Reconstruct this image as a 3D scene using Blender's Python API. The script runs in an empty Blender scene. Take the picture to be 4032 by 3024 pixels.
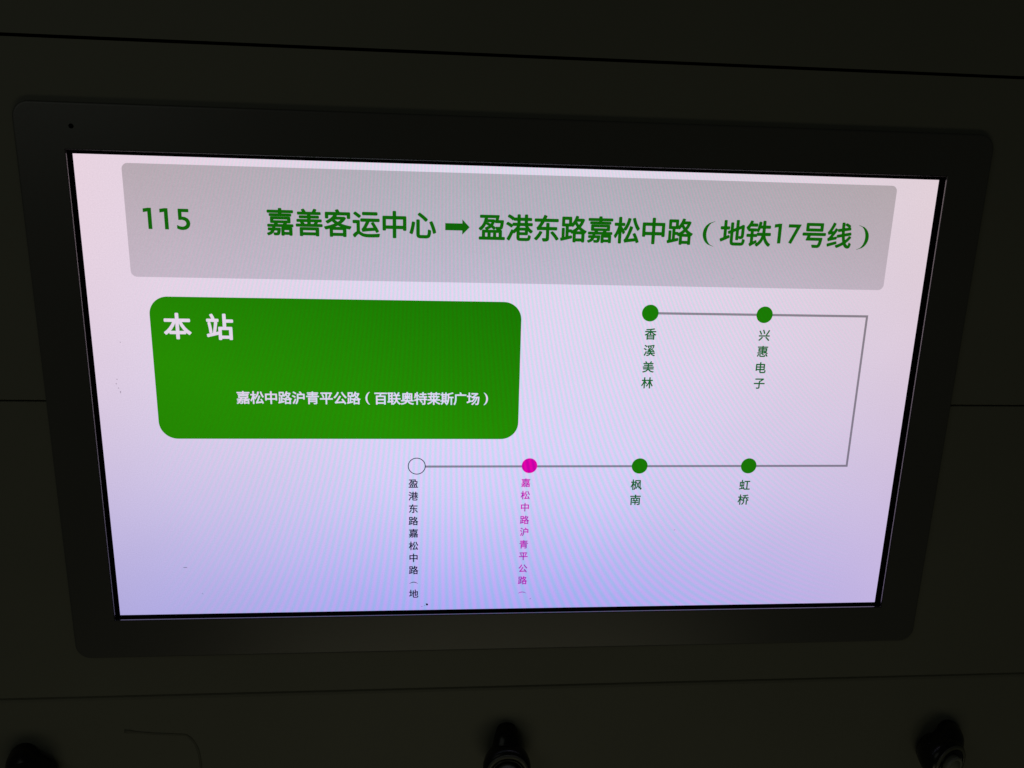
import bpy, bmesh, math, random
from mathutils import Matrix, Vector
random.seed(7)
S = bpy.context.scene
C = S.collection

# ------------------------------------------------------------------ camera
cam = bpy.data.cameras.new('camera')
cam.sensor_width = 36.0
cam.lens = 3056.0 / 4032.0 * 36.0
cam.clip_start = 0.01
cam.clip_end = 50
camo = bpy.data.objects.new('camera', cam)
C.objects.link(camo)
R = ((0.9964386, -0.0070812, -0.0840231),
     (-0.0798959, 0.2392746, -0.9676592),
     (0.0269568, 0.9709261, 0.2378567))
M = Matrix([list(r) for r in R]).to_4x4()
M.translation = Vector((-0.0429929, -0.4428060, 0.1205481))
camo.matrix_world = M
S.camera = camo

# ------------------------------------------------------------------ world and lamps (dim interior at night)
W = bpy.data.worlds.new('World')
S.world = W
W.use_nodes = True
W.node_tree.nodes['Background'].inputs[0].default_value = (0.85, 0.95, 0.80, 1)
W.node_tree.nodes['Background'].inputs[1].default_value = 0.0075
S.view_settings.view_transform = 'Standard'
S.view_settings.look = 'None'
S.view_settings.exposure = 0
S.view_settings.gamma = 1


def lamp(name, loc, target, sx, sy, power, col):
    l = bpy.data.lights.new(name, 'AREA')
    l.shape = 'RECTANGLE'
    l.size, l.size_y, l.energy, l.color = sx, sy, power, col
    o = bpy.data.objects.new(name, l)
    C.objects.link(o)
    o.location = loc
    o.rotation_euler = (Vector(target) - Vector(loc)).to_track_quat('-Z', 'Y').to_euler()
    return o


lamp('bounce_light_low', (0.03, -0.95, -0.90), (0.0, 0.0, -0.05), 0.95, 0.30, 0.33, (1.0, 0.95, 0.62))  # unseen area light for the dim light reflected off floor and seats
lamp('sheen_light_left', (-0.85, -1.0, 0.55), (-0.05, 0.0, 0.05), 0.8, 0.7, 0.20, (0.95, 1.0, 0.88))  # added out of view to put sheen on the bezel's left and top

# ------------------------------------------------------------------ helpers
PX = 0.00025            # metres per picture element of the 1920 x 1080 display


def X(u): return (u - 960.0) * PX
def Z(v): return (540.0 - v) * PX


def link(name, me, mat=None, parent=None):
    o = bpy.data.objects.new(name, me)
    C.objects.link(o)
    if mat: me.materials.append(mat)
    if parent: o.parent = parent
    return o


def bm_obj(name, bm, mat=None, parent=None, smooth=False):
    me = bpy.data.meshes.new(name)
    bm.normal_update()
    bm.to_mesh(me)
    bm.free()
    if smooth:
        for p in me.polygons: p.use_smooth = True
    return link(name, me, mat, parent)


def flat(name, pts, y, mat, parent):
    """flat outline (display coordinates) lying at depth y, facing the room (-y)"""
    me = bpy.data.meshes.new(name)
    vs = [(X(u), y, Z(v)) for u, v in pts]
    me.from_pydata(vs, [], [list(range(len(vs)))])
    me.update()
    if me.polygons[0].normal.y > 0:
        me.flip_normals()
    return link(name, me, mat, parent)


def rrect(u0, v0, u1, v1, r, n=14):
    p = []
    for cx, cy, a0 in ((u1 - r, v0 + r, -90), (u1 - r, v1 - r, 0), (u0 + r, v1 - r, 90), (u0 + r, v0 + r, 180)):
        for i in range(n + 1):
            a = math.radians(a0 + 90 * i / n)
            p.append((cx + r * math.cos(a), cy + r * math.sin(a)))
    return p


def box(bm, x0, x1, y0, y1, z0, z1, bev=0.0, seg=3):
    r = bmesh.ops.create_cube(bm, size=1)
    vs = r['verts']
    for v in vs:
        v.co = Vector(((x0 + x1) / 2 + v.co.x * (x1 - x0), (y0 + y1) / 2 + v.co.y * (y1 - y0), (z0 + z1) / 2 + v.co.z * (z1 - z0)))
    if bev:
        es = list({e for v in vs for e in v.link_edges})
        bmesh.ops.bevel(bm, geom=es, offset=bev, segments=seg, affect='EDGES', profile=0.5)


# ------------------------------------------------------------------ materials
def nodes(mat):
    mat.use_nodes = True
    nt = mat.node_tree
    nt.nodes.clear()
    return nt


def math_n(nt, op, a, b=None, c=None, clamp=False):
    n = nt.nodes.new('ShaderNodeMath')
    n.operation = op
    n.use_clamp = clamp
    for i, v in enumerate((a, b, c)):
        if v is None: continue
        if isinstance(v, (int, float)): n.inputs[i].default_value = v
        else: nt.links.new(v, n.inputs[i])
    return n.outputs[0]


def plastic(name, col, rough, spec=0.5, bump=0.0, scale=900.0, mottling=0.12, metallic=0.0):
    m = bpy.data.materials.new(name)
    nt = nodes(m)
    out = nt.nodes.new('ShaderNodeOutputMaterial')
    b = nt.nodes.new('ShaderNodeBsdfPrincipled')
    nt.links.new(b.outputs[0], out.inputs[0])
    tc = nt.nodes.new('ShaderNodeTexCoord')
    n1 = nt.nodes.new('ShaderNodeTexNoise')
    n1.inputs['Scale'].default_value = 7.0
    n1.inputs['Detail'].default_value = 5.0
    nt.links.new(tc.outputs['Object'], n1.inputs['Vector'])
    mx = nt.nodes.new('ShaderNodeMix')
    mx.data_type = 'RGBA'
    mx.inputs['A'].default_value = tuple(c * (1 - mottling) for c in col) + (1,)
    mx.inputs['B'].default_value = tuple(c * (1 + mottling) for c in col) + (1,)
    nt.links.new(n1.outputs['Fac'], mx.inputs['Factor'])
    nt.links.new(mx.outputs['Result'], b.inputs['Base Color'])
    b.inputs['Roughness'].default_value = rough
    b.inputs['Specular IOR Level'].default_value = spec
    b.inputs['Metallic'].default_value = metallic
    if bump:
        n2 = nt.nodes.new('ShaderNodeTexNoise')
        n2.inputs['Scale'].default_value = scale
        n2.inputs['Detail'].default_value = 2.0
        nt.links.new(tc.outputs['Object'], n2.inputs['Vector'])
        bp = nt.nodes.new('ShaderNodeBump')
        bp.inputs['Strength'].default_value = bump
        bp.inputs['Distance'].default_value = 0.0002
        nt.links.new(n2.outputs['Fac'], bp.inputs['Height'])
        nt.links.new(bp.outputs[0], b.inputs['Normal'])
    return m


M_wall = plastic('wall_laminate', (0.30, 0.30, 0.245), 0.55, 0.35, 0.25)
M_back = plastic('dark_void', (0.004, 0.004, 0.004), 0.9, 0.0)
M_bezel = plastic('bezel_plastic', (0.150, 0.147, 0.140), 0.33, 0.85, 0.12)
M_trim = plastic('silver_edge', (0.24, 0.23, 0.225), 0.26, 0.5, metallic=1.0)
M_black = plastic('black_border', (0.0012, 0.0012, 0.0012), 0.6, 0.1)
M_reflect = plastic('reflection_grey', (0.16, 0.16, 0.12), 0.32, 0.6, 0.1)
M_chrome = plastic('black_gloss', (0.012, 0.012, 0.012), 0.24, 0.6)
M_cap = plastic('cap_grey', (0.36, 0.37, 0.31), 0.5, 0.4, 0.3)
M_mark = plastic('mark_tone', (0.235, 0.235, 0.19), 0.6, 0.2)
M_dirt = plastic('dirt', (0.16, 0.14, 0.15), 0.9, 0.1)


def backlight_group():
    """colour and unevenness of the display's backlight seen through its pixel raster; returns a node group"""
    g = bpy.data.node_groups.new('backlight', 'ShaderNodeTree')
    g.interface.new_socket('Color', in_out='OUTPUT', socket_type='NodeSocketColor')
    out = g.nodes.new('NodeGroupOutput')
    tc = g.nodes.new('ShaderNodeTexCoord')
    tc.object = display
    sp = g.nodes.new('ShaderNodeSeparateXYZ')
    g.links.new(tc.outputs['Object'], sp.inputs[0])
    m = lambda *a, **k: math_n(g, *a, **k)
    u = m('MULTIPLY_ADD', sp.outputs['X'], 1 / PX / 1920, 0.5)            # 0..1 across
    v = m('MULTIPLY_ADD', sp.outputs['Z'], -1 / PX / 1080, 0.5)           # 0..1 down

    def ramp(fac, stops):
        r = g.nodes.new('ShaderNodeValToRGB')
        r.color_ramp.interpolation = 'B_SPLINE'
        els = r.color_ramp.elements
        while len(els) < len(stops): els.new(0.5)
        for e, (p, c) in zip(els, stops):
            e.position = p
            e.color = tuple(((x / 255 + 0.055) / 1.055) ** 2.4 if x > 10 else x / 255 / 12.92 for x in c) + (1,)
        g.links.new(fac, r.inputs[0])
        return r.outputs[0]

    def mix(f, a, b):
        n = g.nodes.new('ShaderNodeMix')
        n.data_type = 'RGBA'
        g.links.new(f, n.inputs['Factor'])
        g.links.new(a, n.inputs['A'])
        g.links.new(b, n.inputs['B'])
        return n.outputs['Result']
    left = ramp(v, [(0, LEFT[0]), (0.5, LEFT[1]), (1, LEFT[2])])
    mid = ramp(v, [(0, MID[0]), (0.35, MID[1]), (0.7, MID[2]), (1, MID[3])])
    right = ramp(v, [(0, RIGHT[0]), (0.5, RIGHT[1]), (1, RIGHT[2])])
    fl = m('SMOOTH_MIN', m('MULTIPLY', u, 2.9), 1.0, 0.25, clamp=True)
    fr = m('SMOOTH_MIN', m('MULTIPLY', m('SUBTRACT', 1.0, u), 2.4), 1.0, 0.25, clamp=True)
    col = mix(fr, right, mix(fl, left, mid))
    # cloudy backlight + raster grain
    nz = g.nodes.new('ShaderNodeTexNoise')
    nz.inputs['Scale'].default_value = 14.0
    nz.inputs['Detail'].default_value = 3.0
    g.links.new(tc.outputs['Object'], nz.inputs['Vector'])
    gr = g.nodes.new('ShaderNodeTexNoise')
    gr.inputs['Scale'].default_value = 1500.0
    gr.inputs['Detail'].default_value = 1.0
    g.links.new(tc.outputs['Object'], gr.inputs['Vector'])
    cloud = m('ADD', m('MULTIPLY_ADD', nz.outputs['Fac'], 0.07, 0.965), m('MULTIPLY_ADD', gr.outputs['Fac'], 0.18, -0.09))
    # fan of faint interference bands in the pixel raster
    U = m('MULTIPLY', u, 1920.0)
    V = m('MULTIPLY', v, 1080.0)
    k = m('MULTIPLY_ADD', V, -0.000212, 1.777)
    dx = m('MULTIPLY', m('SUBTRACT', U, 775.0), k)
    dy = m('MULTIPLY_ADD', V, 1.62, -50.0)
    dp = m('MAXIMUM', dx, 0.0)
    ph = m('SUBTRACT', m('MULTIPLY', dx, m('MULTIPLY_ADD', dy, -2.2e-5, 0.072)),
           m('MULTIPLY', m('MULTIPLY', dp, dp), m('MULTIPLY', dy, 4.2e-9)))
    wob = g.nodes.new('ShaderNodeTexNoise')
    wob.inputs['Scale'].default_value = 9.0
    g.links.new(tc.outputs['Object'], wob.inputs['Vector'])
    ph = m('ADD', ph, m('MULTIPLY', wob.outputs['Fac'], 1.2))
    s = m('SINE', m('MULTIPLY', ph, 2 * math.pi))
    # envelope: strongest around the lower middle, gone at the sides
    e1 = m('SUBTRACT', 1.0, m('POWER', m('ABSOLUTE', m('DIVIDE', m('SUBTRACT', U, 960.0), 880.0)), 2.4), clamp=True)
    env = m('MULTIPLY', e1, m('MULTIPLY_ADD', v, 0.15, 0.85))
    a = m('MULTIPLY', s, env)
    rgb = g.nodes.new('ShaderNodeCombineXYZ')
    for i, amp in enumerate((0.20, 0.075, 0.03)):
        g.links.new(m('MULTIPLY', cloud, m('MULTIPLY_ADD', a, amp if i != 1 else -amp, 1.0)), rgb.inputs[i])
    mul = g.nodes.new('ShaderNodeVectorMath')
    mul.operation = 'MULTIPLY'
    g.links.new(col, mul.inputs[0])
    g.links.new(rgb.outputs[0], mul.inputs[1])
    g.links.new(mul.outputs[0], out.inputs[0])
    return g


LEFT = ((234, 212, 224), (224, 207, 226), (166, 162, 222))
MID = ((222, 216, 232), (222, 214, 240), (214, 212, 250), (160, 160, 240))
RIGHT = ((226, 208, 214), (218, 200, 220), (188, 174, 226))

display = bpy.data.objects.new('display_monitor', None)
display.empty_display_size = 0.1
C.objects.link(display)
display['label'] = 'wide bus route information screen glowing lilac inside a dark rounded plastic frame'
display['category'] = 'screen'
BL = backlight_group()


def lit(name, tint, tint2=None, grad=(0, 0, 0)):
    """pixels showing one colour: the backlight filtered by a tint (or a blend of two across the picture, fac = gx*u + gy*v + g0)"""
    m = bpy.data.materials.new(name)
    nt = nodes(m)
    out = nt.nodes.new('ShaderNodeOutputMaterial')
    e = nt.nodes.new('ShaderNodeEmission')
    g = nt.nodes.new('ShaderNodeGroup')
    g.node_tree = BL
    mul = nt.nodes.new('ShaderNodeVectorMath')
    mul.operation = 'MULTIPLY'
    mul.inputs[1].default_value = tint
    if tint2:
        tc = nt.nodes.new('ShaderNodeTexCoord')
        tc.object = display
        sp = nt.nodes.new('ShaderNodeSeparateXYZ')
        nt.links.new(tc.outputs['Object'], sp.inputs[0])
        u = math_n(nt, 'MULTIPLY_ADD', sp.outputs['X'], grad[0] / PX, 960 * grad[0] + grad[2])
        f = math_n(nt, 'MULTIPLY_ADD', sp.outputs['Z'], -grad[1] / PX, math_n(nt, 'ADD', u, 540 * grad[1]), clamp=True)
        mx = nt.nodes.new('ShaderNodeMix')
        mx.data_type = 'RGBA'
        mx.inputs['A'].default_value = tuple(tint) + (1,)
        mx.inputs['B'].default_value = tuple(tint2) + (1,)
        nt.links.new(f, mx.inputs['Factor'])
        nt.links.new(mx.outputs['Result'], mul.inputs[1])
    nt.links.new(g.outputs[0], mul.inputs[0])
    nt.links.new(mul.outputs[0], e.inputs[0])
    nt.links.new(e.outputs[0], out.inputs[0])
    return m


L_white = lit('lit_white', (1, 1, 1))
L_grey = lit('lit_grey', (0.60, 0.615, 0.595), (0.71, 0.715, 0.72), (0, 1 / 240.0, -0.07))
L_card = lit('lit_card_green', (0.012, 0.25, 0.0008), (0.027, 0.41, 0.0012), (-0.55 / 830, 0.75 / 330, 0.08))
L_green = lit('lit_green', (0.015, 0.30, 0.002))
L_text = lit('lit_text_green', (0.007, 0.185, 0.003))
L_small = lit('lit_small_green', (0.010, 0.19, 0.032))
L_line = lit('lit_line', (0.34, 0.35, 0.345))
L_mag = lit('lit_magenta', (1.0, 0.0012, 0.42))
L_magt = lit('lit_magenta_text', (0.85, 0.015, 0.50))
L_ink = lit('lit_ink', (0.012, 0.014, 0.04))
L_wtext = lit('lit_white_text', (1.02, 1.04, 1.0))

# ------------------------------------------------------------------ wall of separate panels
wall = bpy.data.objects.new('wall', None)
C.objects.link(wall)
wall['kind'] = 'structure'
b = bmesh.new()
box(b, -0.75, 0.75, 0.022, 0.034, -0.62, 0.60)
bm_obj('backing_board', b, M_back, wall)


def panel(x0, x1, z0, z1, yf, bev=0.0009, hole=None):
    b = bmesh.new()
    if hole is None:
        box(b, x0, x1, yf, 0.0219, z0, z1, bev)
    else:
        hx0, hx1, hz = hole              # notch cut upward from the lower edge (hz[0]) or downward from the upper edge
        if hole_up:
            pts = [(x0, z0), (hx0, z0), (hx0, hz), (hx1, hz), (hx1, z0), (x1, z0), (x1, z1), (x0, z1)]
        else:
            pts = [(x0, z0), (x1, z0), (x1, z1), (hx1, z1), (hx1, hz), (hx0, hz), (hx0, z1), (x0, z1)]
        f = b.faces.new([b.verts.new((x, yf, z)) for x, z in pts])
        r = bmesh.ops.extrude_face_region(b, geom=[f])
        for v in r['geom']:
            if isinstance(v, bmesh.types.BMVert): v.co.y = 0.0219
        bmesh.ops.recalc_face_normals(b, faces=b.faces[:])
        es = [e for e in b.edges if all(abs(v.co.y - yf) < 1e-6 for v in e.verts)]
        bmesh.ops.bevel(b, geom=es, offset=bev, segments=3, affect='EDGES', profile=0.5)
    o = bm_obj('panel', b, M_wall, wall)
    return o


YW = -0.001
hole_up = True
panel(-0.75, 0.75, Z(-223.0), 0.60, YW, 0.0003)                                            # above the groove
panel(-0.75, 0.75, Z(537.2), Z(-232.0), YW, 0.0003, (X(-60), X(1985), Z(-48)))              # round the upper half of the screen
hole_up = False
panel(-0.75, 0.75, Z(1301), Z(540.8), YW, 0.0004, (X(-60), X(1985), Z(1140)))               # round the lower half
low = panel(-0.75, 0.75, -0.62, Z(1312.5), 0.0032, 0.0032)                                    # set back below the step

# ------------------------------------------------------------------ display: bezel, trim, glass, picture


def ring_bezel():
    """rounded flat frame with a square opening, rounded outer edge"""
    b = bmesh.new()
    n = 14
    ou0, ov0, ou1, ov1 = -106.5, -102.5, 2030.5, 1187.5
    def outer(inset, y):
        r = 36 - inset
        return [b.verts.new((X(p), y, Z(q))) for p, q in rrect(ou0 + inset, ov0 + inset, ou1 - inset, ov1 - inset, r, n)]
    prof = [(0.0, 0.004), (0.0, -0.0030), (0.5, -0.0035), (1.6, -0.0039), (3.2, -0.00412), (6.0, -0.0042)]
    rings = [outer(i, y) for i, y in prof]
    # opening: outline with as many points, corner points gathered at the four corners
    iu0, iv0, iu1, iv1 = -6.0, -6.4, 1927.6, 1084.2
    inner_pts = []
    for cx, cy in ((iu1, iv0), (iu1, iv1), (iu0, iv1), (iu0, iv0)):
        inner_pts.append((cx, cy))
    L = len(rings[0])
    for a, c in zip(rings, rings[1:]):
        for i in range(L):
            b.faces.new((a[i], a[(i + 1) % L], c[(i + 1) % L], c[i]))
    iv = [b.verts.new((X(p), -0.0042, Z(q))) for p, q in inner_pts]
    last = rings[-1]
    for k in range(4):
        for i in range(n):
            j = k * (n + 1) + i
            b.faces.new((last[j], last[j + 1], iv[k]))
        j = k * (n + 1) + n
        b.faces.new((last[j], last[(j + 1) % L], iv[(k + 1) % 4], iv[k]))
    ib = [b.verts.new((X(p), -0.0034, Z(q))) for p, q in inner_pts]
    for k in range(4):
        b.faces.new((iv[k], iv[(k + 1) % 4], ib[(k + 1) % 4], ib[k]))
    bmesh.ops.recalc_face_normals(b, faces=b.faces[:])
    o = bm_obj('bezel', b, M_bezel, display)
    for p in o.data.polygons:
        p.use_smooth = abs(p.normal.y) < 0.999
    return o


bezel = ring_bezel()


def loop_strip(name, mat, a, ya, c, yc, parent):
    """four mitred faces between two rectangles (u0,v0,u1,v1) at depths ya, yc"""
    b = bmesh.new()
    P = lambda r, y: [b.verts.new((X(p), y, Z(q))) for p, q in ((r[0], r[1]), (r[2], r[1]), (r[2], r[3]), (r[0], r[3]))]
    A, B2 = P(a, ya), P(c, yc)
    for k in range(4):
        b.faces.new((A[k], A[(k + 1) % 4], B2[(k + 1) % 4], B2[k]))
    bmesh.ops.recalc_face_normals(b, faces=b.faces[:])
    return bm_obj(name, b, mat, parent)


# thin bright lip round the opening, then the black gap down to the glass
b = bmesh.new()
O = (-6.0, -6.4, 1927.6, 1084.2)
def trim(name, mat, rects):
    b = bmesh.new()
    rs = [[b.verts.new((X(p), y, Z(q))) for p, q in ((r[0], r[1]), (r[2], r[1]), (r[2], r[3]), (r[0], r[3]))] for r, y in rects]
    for A, B2 in zip(rs, rs[1:]):
        for k in range(4):
            b.faces.new((A[k], A[(k + 1) % 4], B2[(k + 1) % 4], B2[k]))
    bmesh.ops.recalc_face_normals(b, faces=b.faces[:])
    return bm_obj(name, b, mat, display)
grow = lambda r, d: (r[0] - d, r[1] - d, r[2] + d, r[3] + d)
trim('opening_edge', M_trim, [(grow(O, 0.0), -0.0034), (grow(O, -0.1), -0.00425), (grow(O, 1.3), -0.00460), (grow(O, 1.45), -0.0040)])
trim('black_gap', M_black, [(grow(O, 0.6), -0.0036), (grow(O, 9.0), -0.0026), (grow(O, 9.0), -0.0004)])
loop_strip('screen_border', M_black, (-60, -48, 1985, 1140), -0.0001, (0, 0, 1920, 1080), -0.0001, display)
b = bmesh.new()
r = bmesh.ops.create_circle(b, cap_ends=True, radius=0.00125, segments=20)
for v in b.verts: v.co = Vector((X(10) + v.co.x, -0.00432, Z(-54.0) + v.co.y))
r = bmesh.ops.extrude_face_region(b, geom=b.faces[:])
for v in r['geom']:
    if isinstance(v, bmesh.types.BMVert): v.co.y = -0.0042
bmesh.ops.recalc_face_normals(b, faces=b.faces[:])
bm_obj('pinhole', b, M_back, display)

screen = flat('screen', [(0, 0), (1920, 0), (1920, 1080), (0, 1080)], 0.0, L_white, display)
Y1, Y2 = -0.00015, -0.00030

flat('title_banner', rrect(97, 16, 1821.5, 256.6, 13), Y1, L_grey, screen)
flat('station_card', rrect(129.2, 299.2, 959.3, 629.2, 41), Y1, L_card, screen)


class Ink:
    """collects glyph outlines (real lettering, thin sheets on the glass) into one mesh"""
    def __init__(self): self.v, self.f, self.d = [], [], []

    def add(self, vs, fs, layer=0):
        k = len(self.v)
        self.v += vs
        self.d += [layer * 4e-6] * len(vs)
        self.f += [[i + k for i in f] for f in fs]

    def char(self, ch, uc, vc, em, off=0.0, rot=False, bbox=None, centre=False):
        cu = bpy.data.curves.new('glyph', 'FONT')
        cu.body = ch
        cu.size = 1.0
        cu.resolution_u = 4
        cu.fill_mode = 'BOTH'
        ob = bpy.data.objects.new('glyph', cu)
        C.objects.link(ob)
        dg = bpy.context.evaluated_depsgraph_get()
        me = ob.evaluated_get(dg).to_mesh()
        vs = [(v.co.x, v.co.y) for v in me.vertices]
        fs = [list(p.vertices) for p in me.polygons]
        ob.evaluated_get(dg).to_mesh_clear()
        bpy.data.objects.remove(ob)
        bpy.data.curves.remove(cu)
        xs, ys = [p[0] for p in vs], [p[1] for p in vs]
        x0, x1, y0, y1 = min(xs), max(xs), min(ys), max(ys)
        if bbox:
            u0, v0, u1, v1 = bbox
            w = [(u0 + (x - x0) / (x1 - x0) * (u1 - u0), v1 - (y - y0) / (y1 - y0) * (v1 - v0)) for x, y in vs]
        elif centre:
            w = [(uc + (x - (x0 + x1) / 2) * em, vc - (y - (y0 + y1) / 2) * em) for x, y in vs]
        else:
            w = [(uc + (x - 0.5) * em, vc - (y - 0.38) * em) for x, y in vs]
        self.add(w, fs)
        if off:                                   # heavier weight: the strokes repeated round themselves, each a hair nearer the eye
            r = off * (em or (bbox[3] - bbox[1]) * 1.3)
            for k in range(8):
                a = math.pi * k / 4 + 0.01
                self.add([(p + r * math.cos(a), q + r * math.sin(a)) for p, q in w], fs, 1 + k)

    def line(self, text, start, vc, pitch, em, off=0.0):
        for i, ch in enumerate(text):
            self.char(ch, start + pitch * (i + 0.5), vc, em, off)

    def poly(self, pts):
        self.add(list(pts), [list(range(len(pts)))])

    def crescent(self, u_tip, u_out, v0, v1, th, n=14):
        """a round bracket: arc from (u_tip,v0) to (u_tip,v1) bulging to u_out, thick in the middle"""
        s = 1 if u_out > u_tip else -1
        w = abs(u_out - u_tip)
        h = (v1 - v0) / 2
        rr = (h * h + w * w) / (2 * w)
        rows = []
        for i in range(n + 1):
            t = -1 + 2 * i / n
            y = h * t
            d = math.sqrt(max(rr * rr - y * y, 0)) - (rr - w)
            k = th * (1 - t * t) ** 0.6 + 2.2
            rows.append((u_tip + s * d, u_tip + s * (d - k), (v0 + v1) / 2 + y))
        vs = [(a, v) for a, c, v in rows] + [(c, v) for a, c, v in rows]
        self.add(vs, [[i, i + 1, n + 2 + i, n + 1 + i] for i in range(n)])

    def done(self, name, mat, parent, y=Y2, label=None):
        me = bpy.data.meshes.new(name)
        me.from_pydata([(X(p[0]), y - d, Z(p[1])) for p, d in zip(self.v, self.d)], [], self.f)
        me.update()
        b = bmesh.new()
        b.from_mesh(me)
        for f in b.faces:
            f.normal_update()
            if f.normal.y > 0: f.normal_flip()
        b.to_mesh(me)
        b.free()
        o = link(name, me, mat, parent)
        if label: o['label'] = label
        return o


B1 = 0.026
t = Ink()
def one(t, u):
    t.poly([(u, 109.6), (u + 10.4, 107.8), (u + 17.4, 107.8), (u + 17.4, 152.9), (u + 9.2, 152.9), (u + 9.2, 115.8), (u, 117.4)])
one(t, 133.4)
one(t, 168.0)
t.char('5', 0, 0, 0, 0.014, bbox=(203.6, 109.0, 230.5, 152.8))
t.done('route_number', L_text, screen, label='green number 115')
t = Ink()
t.line('嘉善客运中心', 391.6, 131.0, 62.0, 61.5, B1)
t.poly([(782.6, 125.0), (820.6, 125.0), (820.6, 116.0), (837.0, 132.9), (820.6, 149.6), (820.6, 140.5), (782.6, 140.5)])
t.line('盈港东路嘉松中路', 856.3, 131.4, 61.5, 61.5, B1)
t.crescent(1396.5, 1371.0, 106.5, 163.0, 6.5)
t.line('地铁', 1411.0, 131.6, 61.3, 61.5, B1)
one(t, 1539.4)
t.char('7', 0, 0, 0, 0.016, bbox=(1573.5, 109.4, 1602.5, 152.4))
t.line('号线', 1605.5, 131.6, 61.0, 61.5, B1)
t.crescent(1743.0, 1768.5, 107.0, 163.0, 6.5)
t.done('route_title', L_text, screen, label='green Chinese terminal names joined by an arrow')
t = Ink()
t.char('本', 187.2, 365.0, 62, 0.024)
t.char('站', 279.5, 365.6, 62, 0.024)
t.done('card_heading', L_wtext, screen, label='large white two character heading')
t = Ink()
t.line('嘉松中路沪青平公路', 306.4, 529.4, 31.35, 32.0, 0.021)
t.crescent(608.2, 599.8, 514.5, 545.0, 2.2)
t.line('百联奥特莱斯广场', 619.6, 529.4, 30.85, 32.0, 0.021)
t.crescent(877.4, 885.8, 514.5, 545.0, 2.2)
t.done('station_name', L_wtext, screen, label='small white station name near the foot of the green card')

# route diagram
t = Ink()
segs = [((1261.6, 317.4), (1793.8, 322.8)), ((1788.4, 322.8), (1793.8, 701.2)), ((738.4, 695.8), (1788.4, 701.2))]
for (a0, b0), (a1, b1) in segs:
    t.poly([(a0, b0), (a1, b0), (a1, b1), (a0, b1)])
t.done('route_line', L_line, screen, Y1)
for u, v, r, m, nm in ((1261.6, 319.8, 19.8, L_green, 'green stop dot at the start of the line'),
                       (1537.4, 319.8, 19.8, L_green, 'green stop dot on the upper line'),
                       (1537.4, 698.0, 19.8, L_green, 'green stop dot on the lower line, right'),
                       (1261.8, 697.8, 19.8, L_green, 'green stop dot on the lower line, middle'),
                       (989.8, 696.6, 19.0, L_mag, 'magenta dot marking the current stop')):
    o = flat('stop_dot', [(u + r * math.cos(a * math.pi / 24), v + r * math.sin(a * math.pi / 24)) for a in range(48)], Y2, m, screen)
    o['label'] = nm
t = Ink()
n = 64
ro, ri = 21.2, 19.2
vs = [(718.3 + r * math.cos(2 * math.pi * i / n), 697.2 + r * math.sin(2 * math.pi * i / n)) for r in (ro, ri) for i in range(n)]
t.add(vs, [[i, (i + 1) % n, n + (i + 1) % n, n + i] for i in range(n)])
t.done('stop_ring', L_ink, screen, label='thin dark ring marking the last stop')


def column(text, us, vs, em, off, mat, label, last=None):
    t = Ink()
    for i, ch in enumerate(text):
        if ch == '(':
            u, v = us[i], vs[i]
            w, h = em * 0.44, em * 0.2
            rows = []
            k = 12
            pts = []
            for j in range(k + 1):
                s = -1 + 2 * j / k
                pts.append((u + w * s, v + h * (s * s) - h * 0.45 + 0.0))
            lo = [(a, c + 0.7 + 1.3 * (1 - ((a - u) / w) ** 2)) for a, c in pts]
            t.add(pts + lo, [[j, j + 1, k + 2 + j, k + 1 + j] for j in range(k)])
        else:
            t.char(ch, us[i], vs[i], em, off, centre=True)
    return t.done('stop_name', mat, screen, label=label)


OF = 0.020
column('香溪美林', [1265.8] * 4, [369.4, 408.9, 448.7, 487.7], 29, OF, L_small, 'green name under the first stop dot')
column('兴惠电子', [1542.0] * 4, [369.0, 408.1, 448.1, 487.6], 29, OF, L_small, 'green name under the second stop dot')
column('虹桥', [1532.3] * 2, [748.0, 787.6], 29, OF, L_small, 'green name under the lower right stop dot')
column('枫南', [1256.6] * 2, [746.8, 786.6], 29, OF, L_small, 'green name under the lower middle stop dot')
column('盈港东路嘉松中路(地', [709.9] * 10, [741.6, 773.8, 806.2, 838.4, 870.8, 904.2, 936.3, 969.5, 1003.5, 1033.8], 24, 0.018, L_ink, 'dark name under the ring')
column('嘉松中路沪青平公路(', [982.0] * 10, [740.5, 772.6, 804.3, 837.7, 869.7, 903.3, 935.6, 968.9, 1001.4, 1035.0], 23.6, 0.019, L_magt, 'magenta name under the current stop dot')


# specks of dirt on the glass
L_dust = lit('lit_dust', (0.52, 0.5, 0.52))


def speck(u, v, r, stretch=1.0, ang=0.0):
    n = 9
    pts = []
    for i in range(n):
        a = 2 * math.pi * i / n
        q = r * random.uniform(0.6, 1.15)
        x, y = q * math.cos(a) * stretch, q * math.sin(a)
        pts.append((u + x * math.cos(ang) - y * math.sin(ang), v + x * math.sin(ang) + y * math.cos(ang)))
    o = flat('dirt_speck', pts, -0.00036, M_dirt if r > 3 else L_dust, screen)


speck(743.0, 1064.0, 3.4, 1.3, 0.7)
speck(737.0, 1067.0, 1.0, 2.0, 0.3)
speck(730.0, 1069.5, 1.1, 2.4, 0.4)
speck(1003.1, 1052.6, 1.2, 2.8, -0.6)
for u, v in ((46.4, 488.4), (43.8, 498.8), (48.0, 508.9), (51.6, 516.8), (51.0, 519.5), (61.1, 403.2)):
    speck(u, v, 1.5)
speck(162.1, 954.7, 1.2, 5.0, 0.05)
speck(199.0, 1025.3, 1.1, 2.5, 0.4)
speck(1452.0, 236.0, 1.3)
speck(1362, 868, 1.1, 2.4, -0.5)

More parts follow.
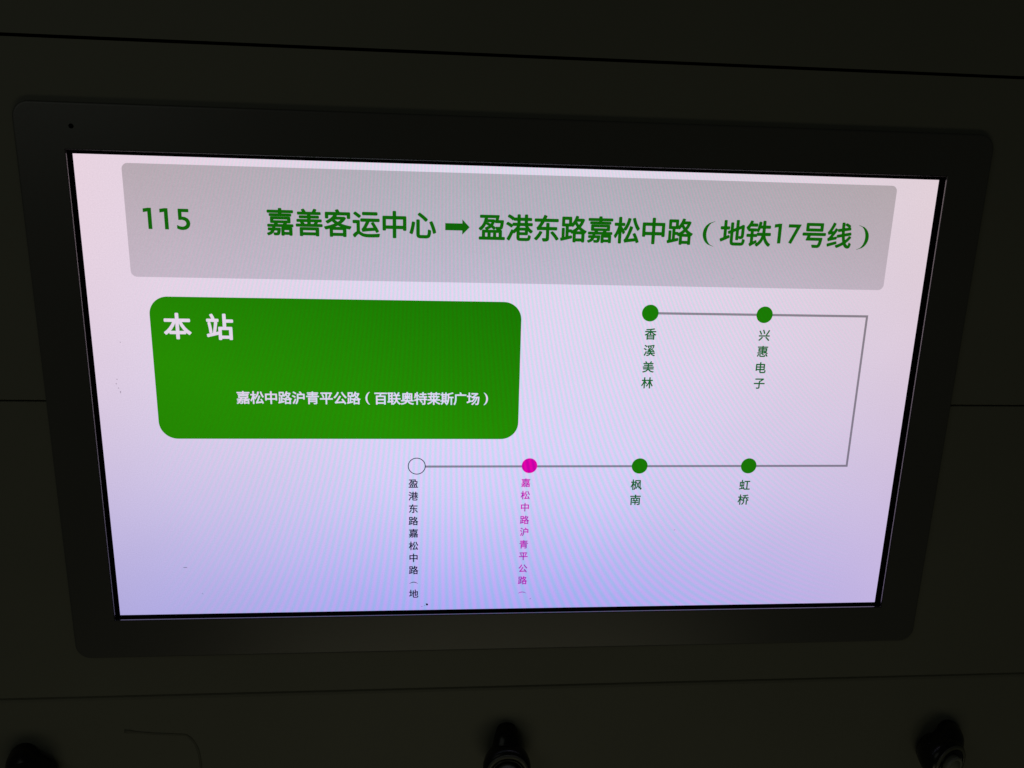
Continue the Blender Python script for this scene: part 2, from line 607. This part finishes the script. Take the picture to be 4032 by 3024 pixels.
# ------------------------------------------------------------------ curved mark on the lower panel: low ridge, slightly darker colour
def tube(path, rad, name, mat, parent, seg=8):
    b = bmesh.new()
    rings = []
    for i, p in enumerate(path):
        p = Vector(p)
        d = (Vector(path[min(i + 1, len(path) - 1)]) - Vector(path[max(i - 1, 0)])).normalized()
        s = d.cross(Vector((0, 1, 0))).normalized()
        up = s.cross(d)
        rings.append([b.verts.new(p + rad[i] * (math.cos(2 * math.pi * k / seg) * s + math.sin(2 * math.pi * k / seg) * up * 0.35)) for k in range(seg)])
    for a, c in zip(rings, rings[1:]):
        for k in range(seg):
            b.faces.new((a[k], a[(k + 1) % seg], c[(k + 1) % seg], c[k]))
    b.faces.new(rings[0]); b.faces.new(rings[-1])
    bmesh.ops.recalc_face_normals(b, faces=b.faces[:])
    return bm_obj(name, b, mat, parent, True)


def smooth_path(p, n=6):
    out = []
    for i in range(len(p) - 1):
        a, b_, c, d = p[max(i - 1, 0)], p[i], p[i + 1], p[min(i + 2, len(p) - 1)]
        for k in range(n):
            s = k / n
            out.append(tuple(0.5 * (2 * b_[j] + (c[j] - a[j]) * s + (2 * a[j] - 5 * b_[j] + 4 * c[j] - d[j]) * s * s + (3 * b_[j] - a[j] - 3 * c[j] + d[j]) * s ** 3) for j in range(3)))
    out.append(p[-1])
    return out


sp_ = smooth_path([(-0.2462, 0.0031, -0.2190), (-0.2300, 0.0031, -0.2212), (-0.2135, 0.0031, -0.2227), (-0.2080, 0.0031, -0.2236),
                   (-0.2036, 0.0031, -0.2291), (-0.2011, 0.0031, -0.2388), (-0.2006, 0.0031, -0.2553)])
tube(sp_, [0.0013 if i < 3 else 0.0008 for i in range(len(sp_))], 'curved_mark', M_mark, low)


# ------------------------------------------------------------------ glossy knobs along the lower panel
def lathe(prof, axis_o, axis_d, name, mat, parent, seg=40):
    """prof: (radius, height) along axis_d from axis_o"""
    b = bmesh.new()
    q = Vector(axis_d).normalized().to_track_quat('Z', 'Y').to_matrix()
    rings = []
    for r, h in prof:
        rings.append([b.verts.new(Vector(axis_o) + q @ Vector((r * math.cos(2 * math.pi * k / seg), r * math.sin(2 * math.pi * k / seg), h))) for k in range(seg)])
    for a, c in zip(rings, rings[1:]):
        for k in range(seg):
            b.faces.new((a[k], a[(k + 1) % seg], c[(k + 1) % seg], c[k]))
    b.faces.new(rings[0]); b.faces.new(rings[-1])
    bmesh.ops.recalc_face_normals(b, faces=b.faces[:])
    return bm_obj(name, b, mat, parent, True)


def knob(x, z, neck, label, tilt=(0, 0), tip=0.0075):
    """rounded dished cup facing the room with a matt plug in it, a thick bent neck joining it to the panel"""
    e = bpy.data.objects.new('knob', None)
    e.empty_display_size = 0.02
    C.objects.link(e)
    e.location = (x, 0.0032, z)
    e['label'] = label
    e['category'] = 'knob'
    e['group'] = 'glossy knobs along the lower panel'
    ax = Vector((tilt[0], -1, tilt[1])).normalized()
    o0 = Vector((0, -0.004, 0))
    cup = [(0.0100, -0.004), (0.0125, 0.000), (0.0145, 0.004), (0.0156, 0.008), (0.0157, 0.0115), (0.0150, 0.0140), (0.0138, 0.0152)]
    lathe(cup, o0, ax, 'cup', M_chrome, e)
    lathe([(0.0138, 0.0150), (0.0137, 0.0158), (0.0126, 0.0166), (0.0112, 0.0160), (0.0111, 0.0150)], o0, ax, 'reflection_ring', M_reflect, e)  # added ring, its grey painting the room's reflection on the dome
    lathe([(0.0111, 0.0150), (0.0109, 0.0164), (0.0104, 0.0168), (0.0096, 0.0160), (0.0088, 0.0154), (0.0005, 0.0153)], o0, ax, 'inner_ring', M_chrome, e)
    plug = [(0.0070, 0.0120), (0.0072, 0.0176), (0.0068, 0.0190), (0.0058, 0.0196), (0.0054, 0.0188), (0.0046, 0.0188), (0.0042, 0.0196), (0.0004, 0.0200)]
    lathe(plug, o0, ax, 'plug', M_cap, e)
    # neck: swept, thick at the cup, rounding into the panel
    n = Vector((neck[0], 0, neck[1]))
    p0 = Vector((0, -0.009, 0))
    pts = [p0, p0 + n * 0.45 + Vector((0, 0.001, 0)), p0 + n * 0.85 + Vector((0, 0.004, 0)), p0 + n + Vector((0, 0.009, 0)), p0 + n * 1.02 + Vector((0, 0.0125, 0))]
    path = smooth_path([tuple(p) for p in pts], 5)
    b = bmesh.new()
    rings = []
    L = len(path)
    for i, p in enumerate(path):
        p = Vector(p)
        d = (Vector(path[min(i + 1, L - 1)]) - Vector(path[max(i - 1, 0)])).normalized()
        s = Vector((n.z, 0, -n.x)).normalized()
        up = s.cross(d)
        r = 0.0145 - (0.0145 - tip) * (i / (L - 1)) ** 0.65
        rings.append([b.verts.new(p + r * (math.cos(2 * math.pi * k / 28) * s + math.sin(2 * math.pi * k / 28) * up * 0.75)) for k in range(28)])
    for a, c in zip(rings, rings[1:]):
        for k in range(28):
            b.faces.new((a[k], a[(k + 1) % 28], c[(k + 1) % 28], c[k]))
    b.faces.new(rings[0]); b.faces.new(rings[-1])
    bmesh.ops.recalc_face_normals(b, faces=b.faces[:])
    bm_obj('neck', b, M_chrome, e, True)
    return e


knob(-0.0019, -0.2440, (0.0002, 0.0185), 'glossy black knob centred below the screen with its neck pointing straight up', (0, 0.0), 0.0048)
knob(0.2975, -0.2495, (0.0135, 0.0115), 'glossy black knob at the lower right leaning its neck to the right', (0.30, 0.0), 0.0090)
knob(-0.2985, -0.2455, (-0.0110, 0.0115), 'glossy black knob at the lower left corner leaning its neck to the left', (-0.30, 0.0), 0.0090)
